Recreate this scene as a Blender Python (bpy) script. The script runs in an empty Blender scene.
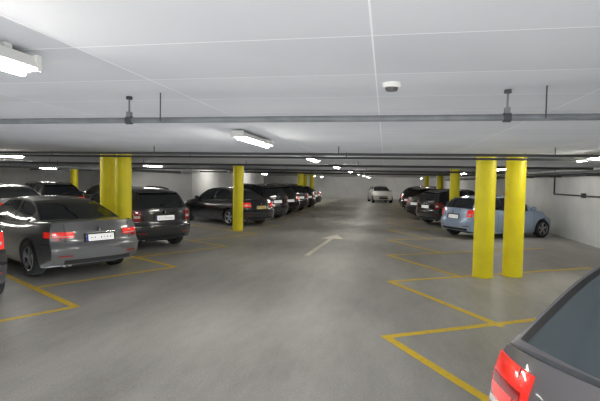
import bpy, math, random
from mathutils import Matrix, Vector
random.seed(4)
S=bpy.context.scene
try: S.view_settings.view_transform='Standard'
except Exception: pass

# ------------------------------------------------------------ materials
def principled(name,col,rough=.5,metal=0,coat=0,emis=None,es=0,spec=.5):
    m=bpy.data.materials.new(name); m.use_nodes=True
    b=m.node_tree.nodes['Principled BSDF']
    b.inputs['Base Color'].default_value=(*col,1)
    b.inputs['Roughness'].default_value=rough
    b.inputs['Metallic'].default_value=metal
    b.inputs['Coat Weight'].default_value=coat
    b.inputs['Coat Roughness'].default_value=.05
    b.inputs['Specular IOR Level'].default_value=spec
    if emis:
        b.inputs['Emission Color'].default_value=(*emis,1); b.inputs['Emission Strength'].default_value=es
    return m
def N(m,t,**k):
    n=m.node_tree.nodes.new(t)
    for a,v in k.items(): setattr(n,a,v)
    return n
def noisy(name,c1,c2,scale=5,rough=.6,detail=6,bump=.0,coat=0,lo=.35,hi=.65):
    m=principled(name,c1,rough,coat=coat); L=m.node_tree.links; b=m.node_tree.nodes['Principled BSDF']
    tc=N(m,'ShaderNodeTexCoord'); n=N(m,'ShaderNodeTexNoise'); n.inputs['Scale'].default_value=scale; n.inputs['Detail'].default_value=detail
    r=N(m,'ShaderNodeValToRGB'); r.color_ramp.elements[0].position=lo; r.color_ramp.elements[1].position=hi
    r.color_ramp.elements[0].color=(*c1,1); r.color_ramp.elements[1].color=(*c2,1)
    L.new(tc.outputs['Object'],n.inputs['Vector']); L.new(n.outputs['Fac'],r.inputs['Fac']); L.new(r.outputs['Color'],b.inputs['Base Color'])
    if bump:
        bp=N(m,'ShaderNodeBump'); bp.inputs['Strength'].default_value=bump; L.new(n.outputs['Fac'],bp.inputs['Height']); L.new(bp.outputs['Normal'],b.inputs['Normal'])
    return m

M_yellow=noisy('yellow_column_paint',(.84,.72,.008),(.92,.80,.012),3,.45)
M_wall=noisy('white_wall_paint',(.74,.75,.76),(.82,.83,.84),1.2,.8)
M_dark=principled('dark_plastic',(.012,.012,.013),.55)
M_tire=principled('tire_rubber',(.015,.015,.016),.75)
M_rim=principled('alloy_rim',(.42,.43,.45),.3,.8)
M_glass=principled('tinted_glass',(.012,.015,.018),.06,0,0,spec=.8)
M_glass2=principled('rear_window_glass',(.055,.075,.085),.08,0,0,spec=.8)
M_red=principled('tail_light_red',(.75,.02,.015),.15,0,1,(1,.04,.02),.35)
M_red2=principled('tail_light_dark_red',(.3,.008,.008),.15,0,1)
M_white=principled('clear_lens',(.75,.62,.6),.2,0,1)
M_plate=principled('number_plate_white_glow',(.95,.95,.93),.4,emis=(1,1,1),es=.3)  # slight emission imitates light thrown back by a reflective plate
M_platey=principled('number_plate_yellow',(.9,.72,.25),.4)
M_blue=principled('plate_blue_band',(.02,.06,.4),.4)
M_chrome=principled('chrome',(.7,.7,.7),.15,1)
M_seam=principled('panel_gap',(.004,.004,.004),.8)
M_pipe=noisy('galvanised_pipe',(.13,.145,.155),(.19,.205,.215),8,.45)
M_cable=principled('dark_conduit',(.05,.055,.06),.6)
M_fix=principled('lamp_housing_white',(.75,.75,.72),.5)
M_tube=principled('fluorescent_tube',(1,1,1),.5,emis=(1,.955,.86),es=125)
M_det=principled('detector_plastic',(.8,.8,.78),.5)
M_detd=principled('detector_grille',(.1,.1,.1),.5)

# ------------------------------------------------------------ mesh builder
class MB:
    def __init__(s): s.v=[];s.f=[];s.m=[];s.mats=[]
    def mi(s,m):
        if m not in s.mats: s.mats.append(m)
        return s.mats.index(m)
    def add(s,vs,fs,m):
        o=len(s.v); s.v+= [tuple(p) for p in vs]
        for i,f in enumerate(fs):
            s.f.append([o+k for k in f]); s.m.append(s.mi(m[i] if isinstance(m,list) else m))
    def grid(s,rows,m,close=False):
        R=len(rows);C=len(rows[0]);vs=[p for r in rows for p in r];fs=[];ms=[]
        for i in range(R-1):
            for j in range(C if close else C-1):
                j2=(j+1)%C
                fs.append((i*C+j,i*C+j2,(i+1)*C+j2,(i+1)*C+j))
                ms.append(m(i,j) if callable(m) else m)
        s.add(vs,fs,ms)
    def box(s,a,b,m,mat=None):
        x0,y0,z0=a;x1,y1,z1=b
        vs=[Vector(p) for p in [(x0,y0,z0),(x1,y0,z0),(x1,y1,z0),(x0,y1,z0),(x0,y0,z1),(x1,y0,z1),(x1,y1,z1),(x0,y1,z1)]]
        if mat: vs=[mat@p for p in vs]
        s.add(vs,[(0,3,2,1),(4,5,6,7),(0,1,5,4),(1,2,6,5),(2,3,7,6),(3,0,4,7)],m)
    def tube(s,p0,p1,r,m,n=12,caps=True):
        p0=Vector(p0);p1=Vector(p1);d=(p1-p0).normalized()
        q=d.to_track_quat('Z','Y').to_matrix()
        rows=[]
        for p in (p0,p1):
            rows.append([p+q@Vector((r*math.cos(2*math.pi*k/n),r*math.sin(2*math.pi*k/n),0)) for k in range(n)])
        s.grid(rows,m,True)
        if caps:
            s.add(rows[0],[tuple(range(n))[::-1]],m); s.add(rows[1],[tuple(range(n))],m)
    def lathe(s,prof,m,c,axis='y',n=28,sgn=1):
        rows=[]
        for r,h in prof:
            row=[]
            for k in range(n):
                a=2*math.pi*k/n
                if axis=='y': row.append((c[0]+r*math.cos(a),c[1]+sgn*h,c[2]+r*math.sin(a)))
                else: row.append((c[0]+r*math.cos(a),c[1]+r*math.sin(a),c[2]+h))
            rows.append(row)
        s.grid(rows,m,True)
    def mesh(s,name,angle=38):
        me=bpy.data.meshes.new(name); me.from_pydata(s.v,[],s.f)
        for m in s.mats: me.materials.append(m)
        me.polygons.foreach_set('material_index',s.m)
        me.validate(); 
        import bmesh
        bm=bmesh.new(); bm.from_mesh(me); bmesh.ops.remove_doubles(bm,verts=bm.verts,dist=.0004)
        bmesh.ops.recalc_face_normals(bm,faces=bm.faces); bm.to_mesh(me); bm.free()
        me.polygons.foreach_set('use_smooth',[True]*len(me.polygons))
        me.set_sharp_from_angle(angle=math.radians(angle))
        me.update(); return me
def obj(name,me,loc=(0,0,0),rz=0):
    o=bpy.data.objects.new(name,me); o.location=loc; o.rotation_euler=(0,0,rz); S.collection.objects.link(o); return o

def lerp(tab,x):
    if x<=tab[0][0]: return tab[0][1]
    for (a,b),(c,d) in zip(tab,tab[1:]):
        if x<=c:
            t=(x-a)/(c-a); return b+(d-b)*t
    return tab[-1][1]
def smooth(tab,x):
    # monotone-ish cubic (catmull) interpolation
    n=len(tab)
    if x<=tab[0][0]: return tab[0][1]
    if x>=tab[-1][0]: return tab[-1][1]
    for i in range(n-1):
        if x<=tab[i+1][0]:
            x0,y0=tab[i];x1,y1=tab[i+1];h=x1-x0;t=(x-x0)/h
            def sl(k):
                if k<=0 or k>=n-1:
                    a,b=(tab[0],tab[1]) if k<=0 else (tab[-2],tab[-1])
                    return (b[1]-a[1])/(b[0]-a[0])
                s1=(tab[k][1]-tab[k-1][1])/(tab[k][0]-tab[k-1][0]); s2=(tab[k+1][1]-tab[k][1])/(tab[k+1][0]-tab[k][0])
                if s1*s2<=0: return 0
                return 2*s1*s2/(s1+s2)
            m0,m1=sl(i)*h,sl(i+1)*h
            return (2*t**3-3*t*t+1)*y0+(t**3-2*t*t+t)*m0+(-2*t**3+3*t*t)*y1+(t**3-t*t)*m1

# ------------------------------------------------------------ car
TYPES={
'coupe':dict(L=4.58,W=.89,R=.325,xr=.98,xf=3.78,
   top=[(0,1.0),(.3,1.015),(.8,1.0),(1.3,.95),(2.6,.93),(3.2,.96),(3.8,.88),(4.3,.76),(4.58,.66)],
   rear=[(.2,.14),(.34,.05),(.5,0),(.60,.0),(.64,.05),(.85,.09),(.96,.13),(1.02,.15)],
   roof=[(.62,1.0),(1.0,1.17),(1.35,1.31),(1.75,1.385),(2.2,1.40),(2.6,1.355),(3.0,1.19),(3.4,.955)],
   rwin=(.68,1.5),fwin=(2.68,3.34),side=(1.05,2.98),pil=[(1.86,1.92)],tl='bmw'),
'sedan':dict(L=4.55,W=.88,R=.32,xr=.98,xf=3.72,
   top=[(0,1.02),(.3,1.03),(.8,1.0),(1.3,.96),(2.6,.95),(3.2,.97),(3.8,.88),(4.3,.76),(4.55,.66)],
   rear=[(.2,.14),(.34,.05),(.5,0),(.60,.0),(.64,.05),(.85,.09),(.96,.13),(1.02,.15)],
   roof=[(.45,1.02),(.9,1.2),(1.25,1.37),(1.7,1.44),(2.2,1.455),(2.6,1.40),(3.0,1.22),(3.4,.97)],
   rwin=(.5,1.3),fwin=(2.68,3.34),side=(.95,2.98),pil=[(1.95,2.02),(1.2,1.24)],tl='plain'),
'hatch':dict(L=3.95,W=.86,R=.315,xr=.72,xf=3.2,
   top=[(0,1.0),(.5,1.0),(1.2,.97),(2.3,.93),(2.8,.95),(3.2,.91),(3.7,.78),(3.95,.66)],
   rear=[(.2,.12),(.34,.04),(.5,0),(.6,.0),(.64,.04),(.85,.07),(1.0,.12),(1.05,.14)],
   roof=[(.16,1.0),(.28,1.14),(.42,1.29),(.62,1.37),(1.1,1.42),(1.7,1.43),(2.2,1.37),(2.6,1.22),(3.1,.955)],
   rwin=(.17,.50),fwin=(2.28,3.02),side=(.5,2.7),pil=[(1.42,1.5)],tl='high'),
'wagon':dict(L=4.68,W=.9,R=.325,xr=1.0,xf=3.82,
   top=[(0,1.0),(.5,1.0),(1.5,.97),(2.6,.94),(3.2,.97),(3.8,.88),(4.3,.78),(4.68,.66)],
   rear=[(.2,.14),(.34,.05),(.5,0),(.62,.0),(.66,.05),(.85,.08),(.95,.12),(1.02,.15)],
   roof=[(.17,.99),(.32,1.16),(.5,1.34),(.66,1.42),(1.0,1.46),(1.7,1.49),(2.3,1.47),(2.7,1.40),(3.1,1.2),(3.5,.965)],
   rwin=(.2,.60),fwin=(2.72,3.44),side=(.62,3.05),pil=[(2.0,2.08),(1.2,1.27)],tl='wagon'),
'suv':dict(L=4.35,W=.9,R=.34,xr=.82,xf=3.48,
   top=[(0,1.02),(.5,1.02),(1.5,1.0),(2.6,.98),(3.1,.99),(3.6,.93),(4.1,.82),(4.35,.70)],
   rear=[(.25,.1),(.38,.04),(.5,0),(.62,.0),(.66,.04),(.9,.05),(1.05,.08),(1.1,.1)],
   roof=[(.12,1.02),(.2,1.19),(.3,1.36),(.45,1.46),(.9,1.51),(1.6,1.53),(2.2,1.49),(2.6,1.36),(3.15,1.0)],
   rwin=(.13,.36),fwin=(2.28,3.06),side=(.5,2.7),pil=[(1.75,1.83),(.98,1.06)],tl='vert'),
}
def widthprof(z,zt):
    return smooth([(.15,.90),(.25,.955),(.42,.99),(.6,1.0),(.72,.995),(zt-.07,.965),(zt-.02,.935),(zt+.02,.9)],z)
def make_car(name,typ,paint,plate=M_plate,detail=True,glassr=M_glass,tlmat=M_red):
    T=TYPES[typ];L=T['L'];W=T['W'];R=T['R'];b=MB()
    Ra=R+.055
    def Wx(x): return W*smooth([(0,.925),(.25,.965),(.7,.995),(1.5,1),(L-1.3,1),(L-.6,.975),(L-.2,.92),(L,.84)],x)
    ft=[(.2,.14),(.35,.03),(.5,0),(.62,.03),(.7,.1),(.8,.22)]
    def D(x,y,z):
        w=max(0,1-x/.55); q=min(1,abs(y)/(W*.95))
        x2=x+w*(smooth(T['rear'],z)+.17*q**3.2)
        w=max(0,1-(L-x)/.7)
        return (x2-w*(smooth(ft,z)+.38*q**2.8),y,z)
    z0f=lambda x: lerp([(0,.27),(.4,.2),(L-.5,.19),(L,.25)],x)
    xs=set()
    k=0
    x=0
    while x<L: xs.add(round(x,4)); x+=.07
    xs.add(L)
    for xc in (T['xr'],T['xf']):
        xs={q for q in xs if abs(q-xc)>Ra-.005}
        for a in range(0,25):
            t=math.pi*a/24; xs.add(round(xc-Ra*math.cos(t),4))
        xs.add(round(xc-Ra-.004,4)); xs.add(round(xc+Ra+.004,4))
    xs=sorted(xs)
    def zb(x):
        z=z0f(x)
        for xc in (T['xr'],T['xf']):
            d=Ra*Ra-(x-xc)**2
            if d>=0: z=max(z,R+math.sqrt(max(d,0)) if d>1e-9 else z)
        return z
    NZ=14;NT=8
    def half(x):
        zt=smooth(T['top'],x); bz=zb(x); w=Wx(x); pts=[(0,bz),(w*.5,bz)]
        zend=zt-.02
        for i in range(NZ+1):
            z=bz+(zend-bz)*i/NZ
            y=w*widthprof(z,zt)
            pts.append((y,z))
        y1=w*.88
        pts.append((y1+.012,zt-.002))
        for i in range(1,NT+1):
            y=y1*(1-i/NT); pts.append((y,zt+.025*(1-(y/y1)**2)))
        return pts
    rows=[]
    for x in xs:
        h=half(x); full=[(-y,z) for y,z in reversed(h)]+h[1:]
        rows.append([D(x,y,z) for y,z in full[:-1]])
    C=len(rows[0]); nb=NT+1+NZ+1
    def mm(i,j):
        jj=j if j<C/2 else C-1-j
        return M_dark if jj>=nb else paint
    b.grid(rows,mm,True)
    for x,side in ((0,0),(L,1)):
        h=half(x); rws=[]
        for (y,z) in h[2:2+NZ+2]:
            rws.append([D(x,y*(-1+2*k/16),z) for k in range(17)])
        yt,zt_=h[2+NZ+1]
        rws.append([D(x,yt*.98*(-1+2*k/16),zt_+.025*(1-(-1+2*k/16)**2)) for k in range(17)])
        b.grid(rws,paint)
    b.box((.35,-W*.55,.19),(L-.4,W*.55,.5),M_dark)
    # greenhouse
    gx=[]
    rf=T['roof']
    for (a,_),(c,_) in zip(rf,rf[1:]):
        nseg=max(2,int((c-a)/.045))
        for k in range(nseg): gx.append(a+(c-a)*k/nseg)
    gx.append(rf[-1][0])
    for q in (*T['rwin'],*T['fwin'],*T['side'],*[w for p in T['pil'] for w in p]): gx.append(q)
    gx=sorted(set(round(g,4) for g in gx))
    gx=[g for i,g in enumerate(gx) if i==0 or g-gx[i-1]>.004]
    x0g=gx[0];x1g=gx[-1];Hm=max(z for _,z in rf)
    TS=[0,.1,.3,.5,.7,.84,.93,1.0]
    TOP=[.97,.9,.86,.6,.4,.2,0]
    def gsec(x):
        base=smooth(T['top'],x)-.015; zr=max(smooth(rf,x),base+.012)
        yb=Wx(x)*.885
        hh=(zr-base); fr=min(1,hh/(Hm-base))
        edge=yb-(yb-W*.63)*min(1,hh/(.47))**1.0
        pts=[]
        for t in TS:
            pts.append((yb+(edge-yb)*t - .0 + .018*math.sin(math.pi*t),base+hh*t*.955))
        for q in TOP:
            y=edge*q; pts.append((y,base+hh*(.955+.045*(1-q*q))+.02*fr*(1-q*q)))
        return pts
    rows=[]
    for x in gx:
        p=gsec(x); r=[]
        for y,z in [(-y,z) for y,z in p]+[(y,z) for y,z in reversed(p[:-1])]:
            wr=max(0,1-(x-x0g)/.9);wf=max(0,1-(x1g-x)/1.0)
            q=(abs(y)/W)**2.2
            r.append((x+.14*wr*q-.32*wf*q,y,z))
        rows.append(r)
    C=len(rows[0])
    def gm(i,j):
        x=(gx[i]+gx[i+1])/2
        jj=j if j<(C-1)/2 else C-2-j
        nS=len(TS)-1
        if jj<nS:
            tm=(TS[jj]+TS[jj+1])/2
            if T['side'][0]<x<T['side'][1] and .1<tm<.93:
                for a,c in T['pil']:
                    if a<x<c: return M_dark
                return M_glass
            if T['side'][0]-.05<x<T['side'][1]+.03 and tm<.1: return M_dark
            return paint
        inner= jj>=nS+2
        if T['rwin'][0]<x<T['rwin'][1]:
            if inner: return glassr
            return paint if jj<nS+1 else M_dark
        if T['fwin'][0]<x<T['fwin'][1]:
            return M_glass if inner else (paint if jj<nS+1 else M_dark)
        return paint
    b.grid(rows,gm)
    b.add(rows[0],[tuple(range(C))],M_dark); b.add(rows[-1],[tuple(range(C))],M_dark)
    # patches
    def rp(y0,y1,z0,z1,m,off=.008,ny=8,nz=4):
        f=lambda y,z,o:(D(0,y,z)[0]-o,y,z)
        rws=[[f(y0+(y1-y0)*k/ny,z0+(z1-z0)*i/nz,off) for k in range(ny+1)] for i in range(nz+1)]
        b.grid(rws,m)
        bd=[(y0+(y1-y0)*k/ny,z0) for k in range(ny+1)]+[(y1,z0+(z1-z0)*i/nz) for i in range(1,nz+1)]+[(y1+(y0-y1)*k/ny,z1) for k in range(1,ny+1)]+[(y0,z1+(z0-z1)*i/nz) for i in range(1,nz)]
        b.grid([[f(y,z,off) for y,z in bd],[f(y,z,-.02) for y,z in bd]],m,True)
    def sp(x0,x1,z0,z1,m,off=.006,nx=6,nz=4,sg=(1,-1)):
        for s_ in sg:
            def f(x,z,o):
                zt=smooth(T['top'],x)
                q=D(x,Wx(x)*widthprof(z,zt)+o,z); return (q[0],s_*q[1],q[2])
            rws=[[f(x0+(x1-x0)*k/nx,z0+(z1-z0)*i/nz,off) for k in range(nx+1)] for i in range(nz+1)]
            b.grid(rws,m)
    we=Wx(0)*.975
    tl=T['tl']
    for s_ in (1,-1):
        if tl=='bmw':
            rp(s_*.46,s_*we*.985,.745,.85,tlmat); rp(s_*.48,s_*we*.98,.765,.778,M_white,.012)
            rp(s_*.66,s_*we*.97,.70,.755,M_red2)
            rp(s_*.60,s_*.606,.74,.865,M_seam,.011)
        elif tl=='plain':
            rp(s_*.5,s_*we*.985,.74,.92,tlmat); rp(s_*.52,s_*we*.97,.79,.82,M_white,.012)
        elif tl=='high':
            rp(s_*.60,s_*we*.99,.74,.97,tlmat); rp(s_*.63,s_*we*.95,.80,.84,M_white,.012)
        elif tl=='wagon':
            rp(s_*.52,s_*we*.99,.78,.95,tlmat,ny=14); rp(s_*.64,s_*we*.97,.72,.79,tlmat)
            rp(s_*.56,s_*we*.97,.83,.87,M_red2,.013); rp(s_*.66,s_*.80,.735,.765,M_white,.013)
            rp(s_*.60,s_*.606,.5,.95,M_seam,.0105)
        else:
            rp(s_*.62,s_*we*.985,.72,.99,tlmat); rp(s_*.65,s_*we*.96,.80,.86,M_white,.012)
    hz=dict(bmw=(.74,.85),plain=(.74,.92),high=(.76,.96),wagon=(.78,.95),vert=(.74,.97))[tl]
    sp(0.0,.24,hz[0]+.01,hz[1],tlmat)
    sp(0.24,.245,.62,hz[1]+.03,M_seam)
    rp(-we,we,.628,.636,M_seam,.003,16,1)
    rp(-.62,.62,.28,.36,M_dark,.004,14,2)
    sp(0.0,.45,.628,.634,M_seam,.003)
    for s_ in (1,-1): rp(s_*.5,s_*.72,.42,.445,M_red2,.006)
    pz=.69 if typ!='suv' else .76
    rp(-.30,.30,pz-.035,pz+.115,M_dark,.006)
    rp(-.26,.26,pz-.02,pz+.095,plate,.016,4,2)
    rp(.225,.26,pz-.02,pz+.095,M_blue,.0175,2,2)
    for k,w_ in enumerate((.035,.035,.03,.04,.03,.035,.035)):
        yy=.17-.06*k
        if k!=2: rp(yy-w_/2,yy+w_/2-.016,pz+.02,pz+.052,M_pipe,.018,1,1)
    rp(-.27,.27,pz+.12,pz+.135,M_chrome if tl in('bmw','wagon') else M_dark,.014,4,1)
    xb=D(0,0,pz+.18)[0]-.012
    b.lathe([(0,0),(.035,0),(.04,.008),(.04,.03)],M_chrome,(xb,0,pz+.185),'y',16)
    for s_ in (1,-1):
        y=.60 if tl in('bmw','plain') else .70
        if tl!='wagon': rp(s_*y,s_*(y+.006),.64,.97,M_seam,.004,1,6)
    for y in ((.5,.6) if tl in('bmw','wagon') else (.5,)):
        b.tube((.16,y,.26),(.35,y,.26),.024,M_rim,14)
    sd=T['side']; dx=[T['pil'][0][0]+.02, sd[1]+.08]
    if typ!='coupe': dx.append(T['xr']+Ra+.1)
    for x in dx:
        sp(x,x+.007,.26,smooth(T['top'],x)-.04,M_seam,.003,1,8)
    sp(dx[-1] if typ!='coupe' else dx[0],sd[1]+.08,.262,.268,M_seam,.003,20,1)
    for x in dx[:1]+(dx[2:] if len(dx)>2 else []):
        sp(x+.1,x+.28,.80,.825,M_chrome if tl in('bmw','wagon') else paint,.022,3,2)
    for s_ in (1,-1):
        def fpt(y,z,o): 
            q=D(L,s_*y,z); return (q[0]+o,q[1],q[2])
        b.grid([[fpt(.42+.34*k/6,.56+.1*i/3,.012) for k in range(7)] for i in range(4)],M_white)
    sp(L-.2,L-.02,.57,.66,M_white)
    b.grid([[ (D(L,-.35+.7*k/6,z)[0]+.01,-.35+.7*k/6,z) for k in range(7)] for z in (.34,.45,.6)],M_dark)
    xm=sd[1]+.02
    for s_ in (1,-1):
        zc=smooth(T['top'],xm)+.07; yc=W*.94+.06
        rws=[]
        for i in range(9):
            ph=math.pi*i/8
            rws.append([(xm-.06*math.cos(ph)*1.0,s_*(yc+.11*math.sin(ph)*math.cos(a)),zc+.07*math.sin(ph)*math.sin(a)) for a in [2*math.pi*k/14 for k in range(14)]])
        b.grid(rws,paint,True)
        b.tube((xm,s_*(W*.84),zc-.05),(xm,s_*yc,zc-.02),.022,M_dark,8)
    if tl in('wagon','vert'):
        for s_ in (1,-1):
            xa=.75;n=24; xe=T['fwin'][0]-.1
            rw=[]
            for k in range(n+1):
                x=xa+(xe-xa)*k/n; e=min(1,4*min(k,n-k)/n)
                z=smooth(rf,x)-.03+.055*e**.4; y=s_*(W*.63-.005)
                rw.append([(x,y-.014,z-.02),(x,y-.012,z+.01),(x,y+.012,z+.01),(x,y+.016,z-.03)])
            b.grid(rw,M_dark,True)
    if tl in('high','vert','wagon'):
        x1=T['rwin'][0]+.03; z1=smooth(rf,x1)
        b.tube((x1-.03,-.02,z1+.02),(x1+.06,-.36,z1+.11),.008,M_dark,6)
        b.lathe([(0,-.03),(.025,-.03),(.028,.02),(0,.02)],M_dark,(x1-.01,0,z1+.01),'y',10)
        xs_=T['rwin'][1]-.02; zs=smooth(rf,xs_)
        sg=[[(xs_-.08+.10*(yy/.6)**2,yy,zs+.035-.02*(yy/.6)**2),(xs_+.12,yy,zs+.055-.03*(yy/.6)**2),(xs_+.12,yy,zs-.0),(xs_-.05+.10*(yy/.6)**2,yy,zs+.012-.02*(yy/.6)**2)] for yy in [-.56+1.12*k/12 for k in range(13)]]
        b.grid(sg,paint,True)
    xm_=T['rwin'][1]+.25; zm=smooth(rf,xm_)+.02
    b.grid([[(xm_-.07,0-.004,zm),(xm_-.07,.004,zm)],[(xm_-.05,-.005,zm+.05),(xm_-.05,.005,zm+.05)],[(xm_+.09,-.015,zm),(xm_+.09,.015,zm)]],M_dark)
    for xc in (T['xr'],T['xf']):
        for s_ in (1,-1):
            yo=W*.985; tw=.215
            c=(xc,s_*(yo-tw),R)
            b.lathe([(R*.66,0),(R*.93,.0),(R*.985,.02),(R,.05),(R,tw-.05),(R*.985,tw-.018),(R*.92,tw),(R*.72,tw+.004),(R*.67,tw-.01)],M_tire,c,'y',36,s_)
            b.lathe([(R*.68,tw-.005),(R*.66,tw-.002),(R*.63,tw-.02),(R*.61,tw-.08),(0,tw-.1)],M_dark,c,'y',36,s_)
            b.lathe([(R*.685,tw-.006),(R*.67,tw+.003),(R*.635,tw-.004),(R*.625,tw-.03)],M_rim,c,'y',36,s_)
            b.lathe([(R*.2,tw-.06),(R*.19,tw-.015),(0,tw-.01)],M_rim,c,'y',20,s_)
            b.lathe([(R*.66,.0),(0,.02)],M_dark,c,'y',20,s_)
            for k in range(5):
                a0=2*math.pi*k/5+.3
                for da in (-.13,.13):
                    r0=R*.12;r1=R*.65;yy=c[1]+s_*(tw-.02)
                    pts=[]
                    for r,w_,a in ((r0,.02,a0+da*.5),(r1,.017,a0+da)):
                        ca,sa=math.cos(a),math.sin(a)
                        for t in (-w_,w_):
                            pts.append((xc+r*ca-t*sa,yy,R+r*sa+t*ca))
                    q=[(p[0],p[1]-s_*.03,p[2]) for p in pts]
                    b.add(pts+q,[(0,1,3,2),(4,6,7,5),(0,2,6,4),(1,5,7,3)],M_rim)
    return b.mesh(name)

def paintm(n,c,metal=.35,rough=.32): return principled(n,c,rough,metal,1)
P_gray=paintm('paint_gunmetal',(.125,.128,.130),.4)
P_brown=paintm('paint_grey_brown',(.15,.145,.155),.4)
P_black=paintm('paint_black',(.006,.006,.008),.1,.25)
P_navy=paintm('paint_navy',(.010,.013,.025),.3)
P_silver=paintm('paint_silver_blue',(.36,.47,.64),.3)
P_white=paintm('paint_white',(.7,.71,.72),0)
P_dgray=paintm('paint_dark_gray',(.03,.032,.036),.4)
cache={}
def car(nm,typ,paint,u,v,ang,plate=M_plate,glassr=M_glass,tlmat=M_red,sc=1):
    key=(typ,paint.name,plate.name,glassr.name,tlmat.name)
    if key not in cache: cache[key]=make_car(nm+'_mesh',typ,paint,plate,True,glassr,tlmat)
    o=obj(nm,cache[key],(u,v,0),math.radians(ang)); o.scale=(sc,sc,sc); return o
AR=30.7; AL=180-30.7
SP=2.93
car('hatchback_car','hatch',P_black,-5.25,4.55,AL)
car('coupe_car','coupe',P_gray,-4.80,7.15,AL+3,sc=.95)
car('suv_car','suv',P_black,-5.2,10.3,AL,tlmat=M_red2,sc=.97)
car('sedan_car','sedan',P_black,-4.5,16.6,AL,M_platey,sc=.97)
car('suv_car','suv',P_black,-4.6,19.6,AL,tlmat=M_red2)
car('station_wagon_car','wagon',P_black,-4.6,22.5,AL)
car('suv_car','suv',P_navy,-4.6,25.3,AL)
car('hatchback_car','hatch',P_black,-4.7,28.7,AL)
car('sedan_car','sedan',P_dgray,-4.7,31.5,AL)
car('sedan_car','sedan',P_white,-10.6,12.0,AL)
car('station_wagon_car','wagon',P_dgray,-12.0,15.6,AL)
car('hatchback_car','hatch',P_navy,-11.2,18.6,AL)
car('station_wagon_car','wagon',P_brown,.745,1.43,AR,glassr=M_glass2)
car('hatchback_car','hatch',P_silver,2.12,15.3,AR,sc=.94)
car('suv_car','suv',P_black,1.6,19.6,AR,tlmat=M_red2,sc=.95)
car('sedan_car','sedan',P_dgray,1.3,22.7,AR)
car('hatchback_car','hatch',P_black,1.2,27.4,AR)
car('station_wagon_car','wagon',P_dgray,1.2,30.3,AR)
car('hatchback_car','hatch',P_white,-.8,42.5,-80)

# ------------------------------------------------------------ room shell
H=2.25
U0,U1,V0,V1=-24,5.9,-8,48
def shell(name,a,b_,m):
    q=MB(); q.box(a,b_,m); return obj(name,q.mesh(name))
mf=principled('polished_concrete_floor',(.3,.3,.3),.35); L_=mf.node_tree.links; B=mf.node_tree.nodes['Principled BSDF']
tc=N(mf,'ShaderNodeTexCoord')
n1=N(mf,'ShaderNodeTexNoise'); n1.inputs['Scale'].default_value=.7; n1.inputs['Detail'].default_value=10; n1.inputs['Roughness'].default_value=.7
n2=N(mf,'ShaderNodeTexNoise'); n2.inputs['Scale'].default_value=60; n2.inputs['Detail'].default_value=3
r1=N(mf,'ShaderNodeValToRGB'); r1.color_ramp.elements[0].position=.34; r1.color_ramp.elements[1].position=.66
r1.color_ramp.elements[0].color=(.27,.262,.245,1); r1.color_ramp.elements[1].color=(.44,.43,.405,1)
mx=N(mf,'ShaderNodeMixRGB',blend_type='OVERLAY'); mx.inputs[0].default_value=.35
mp=N(mf,'ShaderNodeMapping'); mp.inputs['Scale'].default_value=(1.6,.5,1)
L_.new(tc.outputs['Object'],mp.inputs['Vector']); L_.new(mp.outputs['Vector'],n1.inputs['Vector']); L_.new(tc.outputs['Object'],n2.inputs['Vector'])
L_.new(n1.outputs['Fac'],r1.inputs['Fac']); L_.new(r1.outputs['Color'],mx.inputs[1]); L_.new(n2.outputs['Fac'],mx.inputs[2]); L_.new(mx.outputs[0],B.inputs['Base Color'])
rr=N(mf,'ShaderNodeMapRange'); rr.inputs['To Min'].default_value=.38; rr.inputs['To Max'].default_value=.6; L_.new(n1.outputs['Fac'],rr.inputs['Value']); L_.new(rr.outputs[0],B.inputs['Roughness'])
bp=N(mf,'ShaderNodeBump'); bp.inputs['Strength'].default_value=.03; L_.new(n2.outputs['Fac'],bp.inputs['Height']); L_.new(bp.outputs[0],B.inputs['Normal'])
shell('floor',(U0,V0,-.2),(U1,V1,0),mf)
mc=principled('painted_concrete_ceiling',(.7,.7,.7),.75); L_=mc.node_tree.links; B=mc.node_tree.nodes['Principled BSDF']
tc=N(mc,'ShaderNodeTexCoord'); mp=N(mc,'ShaderNodeMapping'); mp.inputs['Location'].default_value=(.06,.1,0)
bk=N(mc,'ShaderNodeTexBrick'); bk.offset=0; bk.squash=1
bk.inputs['Scale'].default_value=1; bk.inputs['Mortar Size'].default_value=.004; bk.inputs['Mortar Smooth'].default_value=.3
bk.inputs['Brick Width'].default_value=1.2; bk.inputs['Row Height'].default_value=.6
bk.inputs['Color1'].default_value=(.60,.62,.66,1); bk.inputs['Color2'].default_value=(.65,.67,.71,1); bk.inputs['Mortar'].default_value=(.90,.92,.95,1)
nn=N(mc,'ShaderNodeTexNoise'); nn.inputs['Scale'].default_value=1.3; nn.inputs['Detail'].default_value=5
mx=N(mc,'ShaderNodeMixRGB',blend_type='OVERLAY'); mx.inputs[0].default_value=.2
L_.new(tc.outputs['Object'],mp.inputs['Vector']); L_.new(mp.outputs[0],bk.inputs['Vector']); L_.new(tc.outputs['Object'],nn.inputs['Vector'])
L_.new(bk.outputs['Color'],mx.inputs[1]); L_.new(nn.outputs['Fac'],mx.inputs[2]); L_.new(mx.outputs[0],B.inputs['Base Color'])
shell('ceiling',(U0,V0,H),(U1,V1,H+.25),mc)
shell('wall_right',(U1,V0,-.2),(U1+.3,V1,H+.25),M_wall)
shell('wall_far',(U0,V1,-.2),(U1,V1+.3,H+.25),M_wall)
shell('wall_back',(U0,V0-.3,-.2),(U1,V0,H+.25),M_wall)
shell('wall_left',(U0-.3,V0,-.2),(U0,V1,H+.25),M_wall)
shell('wall_core',(-13.5,22,0),(-9.7,36,H),M_wall)

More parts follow.
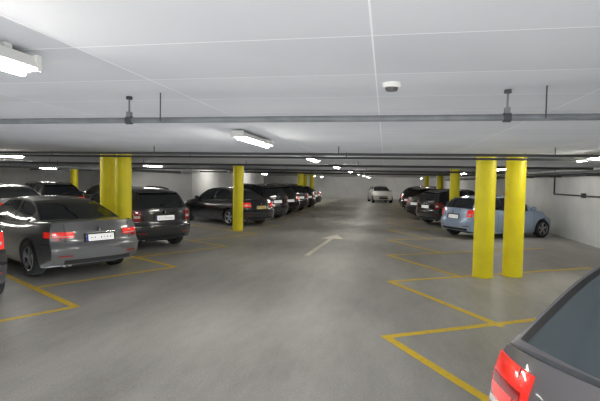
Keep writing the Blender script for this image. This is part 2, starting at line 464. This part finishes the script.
# ------------------------------------------------------------ columns
def column(u,v):
    q=MB(); w=.178
    q.lathe([(0,0),(w+.006,0),(w+.006,.03),(w,.035),(w,H-.02),(w+.004,H-.015),(w+.004,H-.001),(0,H-.001)],M_yellow,(0,0,0),'z',40)
    return obj('yellow_column',q.mesh('column',30),(u,v,0))
for u,v in [(1.82,8.95),(2.40,9.2),(2.55,17.9),(3.0,26.55),(3.0,35),
            (-5.76,9.36),(-6.3,9.62),(-4.93,15.0),(-5.0,27.05),(-5.7,35.8),(-6.3,36.1),
            (-15.6,20.9),(-14.4,12.5)]:
    column(u,v)

# ------------------------------------------------------------ floor markings
ml=noisy('worn_yellow_line',(.80,.55,.02),(.52,.40,.14),14,.5,8,lo=.52,hi=.78)
mw=noisy('worn_white_marking',(.72,.69,.58),(.48,.46,.4),12,.5,8,lo=.5,hi=.75)
a=Vector((math.cos(math.radians(AR)),math.sin(math.radians(AR))))
pr=Vector((a.y,-a.x))
def strip(q,p0,p1,w,m,z=.002,ext=0):
    p0=Vector(p0);p1=Vector(p1);d=(p1-p0).normalized();n=Vector((-d.y,d.x))*w/2
    p0=p0-d*ext;p1=p1+d*ext
    q.add([(*(p0-n),z),(*(p1-n),z),(*(p1+n),z),(*(p0+n),z)],[(0,1,2,3)],m)
for side in (1,-1):
    q=MB()
    for k in range(-3,13):
        A=Vector((.05,5.14+SP*k)) if side==1 else Vector((.0,5.38+SP*k))
        if side==1 and k>=1: A.x+=.07
        fl=(lambda p: p) if side==1 else (lambda p: Vector((-4.0-p.x,p.y)))
        strip(q,fl(A),fl(A+a*(2.25 if (side==1 and k==0) else 4.8)),.1,ml,.002,.04)
        strip(q,fl(A),fl(A+pr*2.55),.1,ml,.0025,.04)
    obj('bay_marking_lines',q.mesh('bay_lines'))
q=MB()
strip(q,(-1.75,10.4),(-1.55,13.9),.13,mw)
q.add([(-1.87,13.6,.0025),(-1.2,13.7,.0025),(-1.5,14.9,.0025)],[(0,1,2)],mw)
obj('direction_arrow_marking',q.mesh('arrow'))
q=MB()
for k in range(4): strip(q,(1.0+.16*k,3.72+.1*k),(1.07+.16*k,3.76+.1*k),.03,ml)
obj('painted_bay_number',q.mesh('num'))

# ------------------------------------------------------------ lamps
def lamp(u,v,rz=0,l=1.25):
    q=MB(); z=H
    q.box((-.03,-l/2+.1,-.03),(.03,-l/2+.14,0),M_fix); q.box((-.03,l/2-.14,-.03),(.03,l/2-.1,0),M_fix)
    prof=[(-.075,-.085),(-.05,-.035),(.05,-.035),(.075,-.085),(.065,-.085),(.042,-.045),(-.042,-.045),(-.065,-.085)]
    q.grid([[(x,y,zz+.01) for x,zz in prof] for y in (-l/2,l/2)],M_fix,True)
    for y in (-l/2,l/2):
        q.box((-.07,y-.012,-.085),(.07,y+.012,-.02),M_fix)
    q.tube((0,-l/2+.012,-.09),(0,l/2-.012,-.09),.018,M_tube,10)
    return obj('fluorescent_lamp',q.mesh('fluorescent_lamp'),(u,v,z),rz)
for v in (-5.2,-2.4,1.1,5.2,9.6,14.3,20,26,33,39,45): lamp(-1.52,v)
for v in (-3,3,8.7,15.4,24,31): lamp(-8.3,v)
for v in (8.5,14,20): lamp(-13,v)
for v in (9.5,15.5,22,30): lamp(-18,v)
for v in (-3.5,2.5,8.3,14.5,21,30,38,45): lamp(3.35,v)
for v in (40,45): lamp(-6.2,v)

# ------------------------------------------------------------ pipes
def pipe(pts,r,m):
    q=MB()
    for p0,p1 in zip(pts,pts[1:]): q.tube(p0,p1,r,m,14)
    return q
PZ=2.095
q=pipe([(-14,2.75,PZ),(4.8,2.75,PZ)],.019,M_pipe)
for u in (-7.5,-4.5,-1.65,.66,3.5):
    q.tube((u,2.75,PZ+.02),(u,2.75,H-.001),.006,M_pipe,8)
    q.tube((u-.02,2.75,PZ),(u+.02,2.75,PZ),.026,M_cable,14)
    q.tube((u,2.75,H-.02),(u,2.75,H-.001),.02,M_cable,10)
    q.box((u-.014,2.735,PZ+.02),(u+.014,2.765,PZ+.055),M_pipe)
for u in (-1.38,.83): q.tube((u,2.65,PZ-.02),(u,2.65,H-.001),.004,M_cable,6)
for u in (-4,2.2): q.tube((u-.035,2.75,PZ),(u+.035,2.75,PZ),.025,M_pipe,14)
obj('sprinkler_pipe',q.mesh('pipe'))
for v,z,r in ((6.9,2.13,.02),(8.3,2.15,.02),(11.9,2.13,.03),(17,2.13,.03),(23,2.13,.035)):
    q=pipe([(-20,v,z),(4.8,v,z)],r,M_cable)
    for u in range(-19,5,3): q.tube((u+.3,v,z),(u+.3,v,H-.001),.008,M_cable,6)
    obj('ceiling_pipe',q.mesh('pipe'))
q=pipe([(5.6,-5,2.05),(5.6,46,2.05)],.04,M_cable)
for v in range(-4,46,3): q.box((5.52,v,2.0),(5.899,v+.04,2.04),M_cable)
q.tube((5.35,-5,2.12),(5.35,46,2.12),.03,M_pipe,12)
for v in range(-4,46,4): q.tube((5.35,v,2.12),(5.35,v,H-.001),.008,M_cable,6)
obj('wall_pipe_run',q.mesh('pipe'))
q=pipe([(5.85,-5,1.42),(5.85,17.5,1.42),(5.85,17.5,2.0)],.025,M_cable)
for v in (8,11,15): q.box((5.8,v,1.36),(5.899,v+.12,1.5),M_cable)
obj('wall_conduit',q.mesh('pipe'))
q=pipe([(-10.3,4,2.05),(-10.3,21.9,2.05)],.06,M_pipe)
for v in range(5,21,4): q.tube((-10.3,v,2.05),(-10.3,v,H-.001),.01,M_cable,6)
obj('ceiling_duct_pipe',q.mesh('pipe'))
q=MB(); q.lathe([(0,0),(.05,0),(.05,-.016),(.044,-.024),(0,-.024)],M_det,(0,0,0),'z',28)
q.lathe([(.036,-.024),(.03,-.04),(0,-.044)],M_detd,(0,0,0),'z',24)
obj('smoke_detector',q.mesh('det'),(.02,2.52,H))

# ------------------------------------------------------------ lights
def area(name,loc,sx,sy,p,rot,col):
    l=bpy.data.lights.new(name,'AREA'); l.shape='RECTANGLE'; l.size=sx; l.size_y=sy; l.energy=p; l.color=col
    o=bpy.data.objects.new(name,l); o.location=loc; o.rotation_euler=rot; S.collection.objects.link(o)
area('added_ceiling_uplight',(-1.6,1.0,.03),9,14,165,(math.pi,0,0),(.93,.96,1))  # added unseen uplight, brightens the ceiling like extra floor bounce
area('added_ceiling_uplight',(-3,15,.03),14,13,60,(math.pi,0,0),(.93,.96,1))  # second added uplight, weaker, further down the aisle
l=bpy.data.lights.new('added_flash_fill','POINT'); l.energy=190; l.shadow_soft_size=.12; l.color=(.97,.98,1)  # added point light imitating a flash, set well behind the camera
o=bpy.data.objects.new('added_flash_fill',l); o.location=(.3,-1.3,1.3); S.collection.objects.link(o)

cam=bpy.data.cameras.new('camera'); co=bpy.data.objects.new('camera',cam); S.collection.objects.link(co)
cam.sensor_width=36; cam.lens=27.5; cam.clip_start=.02
co.matrix_world=Matrix.Translation((0,0,1.72))@Matrix.Rotation(math.radians(10.5),4,'Z')@Matrix.Rotation(math.radians(90-2.43),4,'X')@Matrix.Rotation(math.radians(1.0),4,'Z')
S.camera=co
w=bpy.data.worlds.new('world'); S.world=w; w.use_nodes=True
w.node_tree.nodes['Background'].inputs[0].default_value=(.5,.55,.6,1); w.node_tree.nodes['Background'].inputs[1].default_value=.1
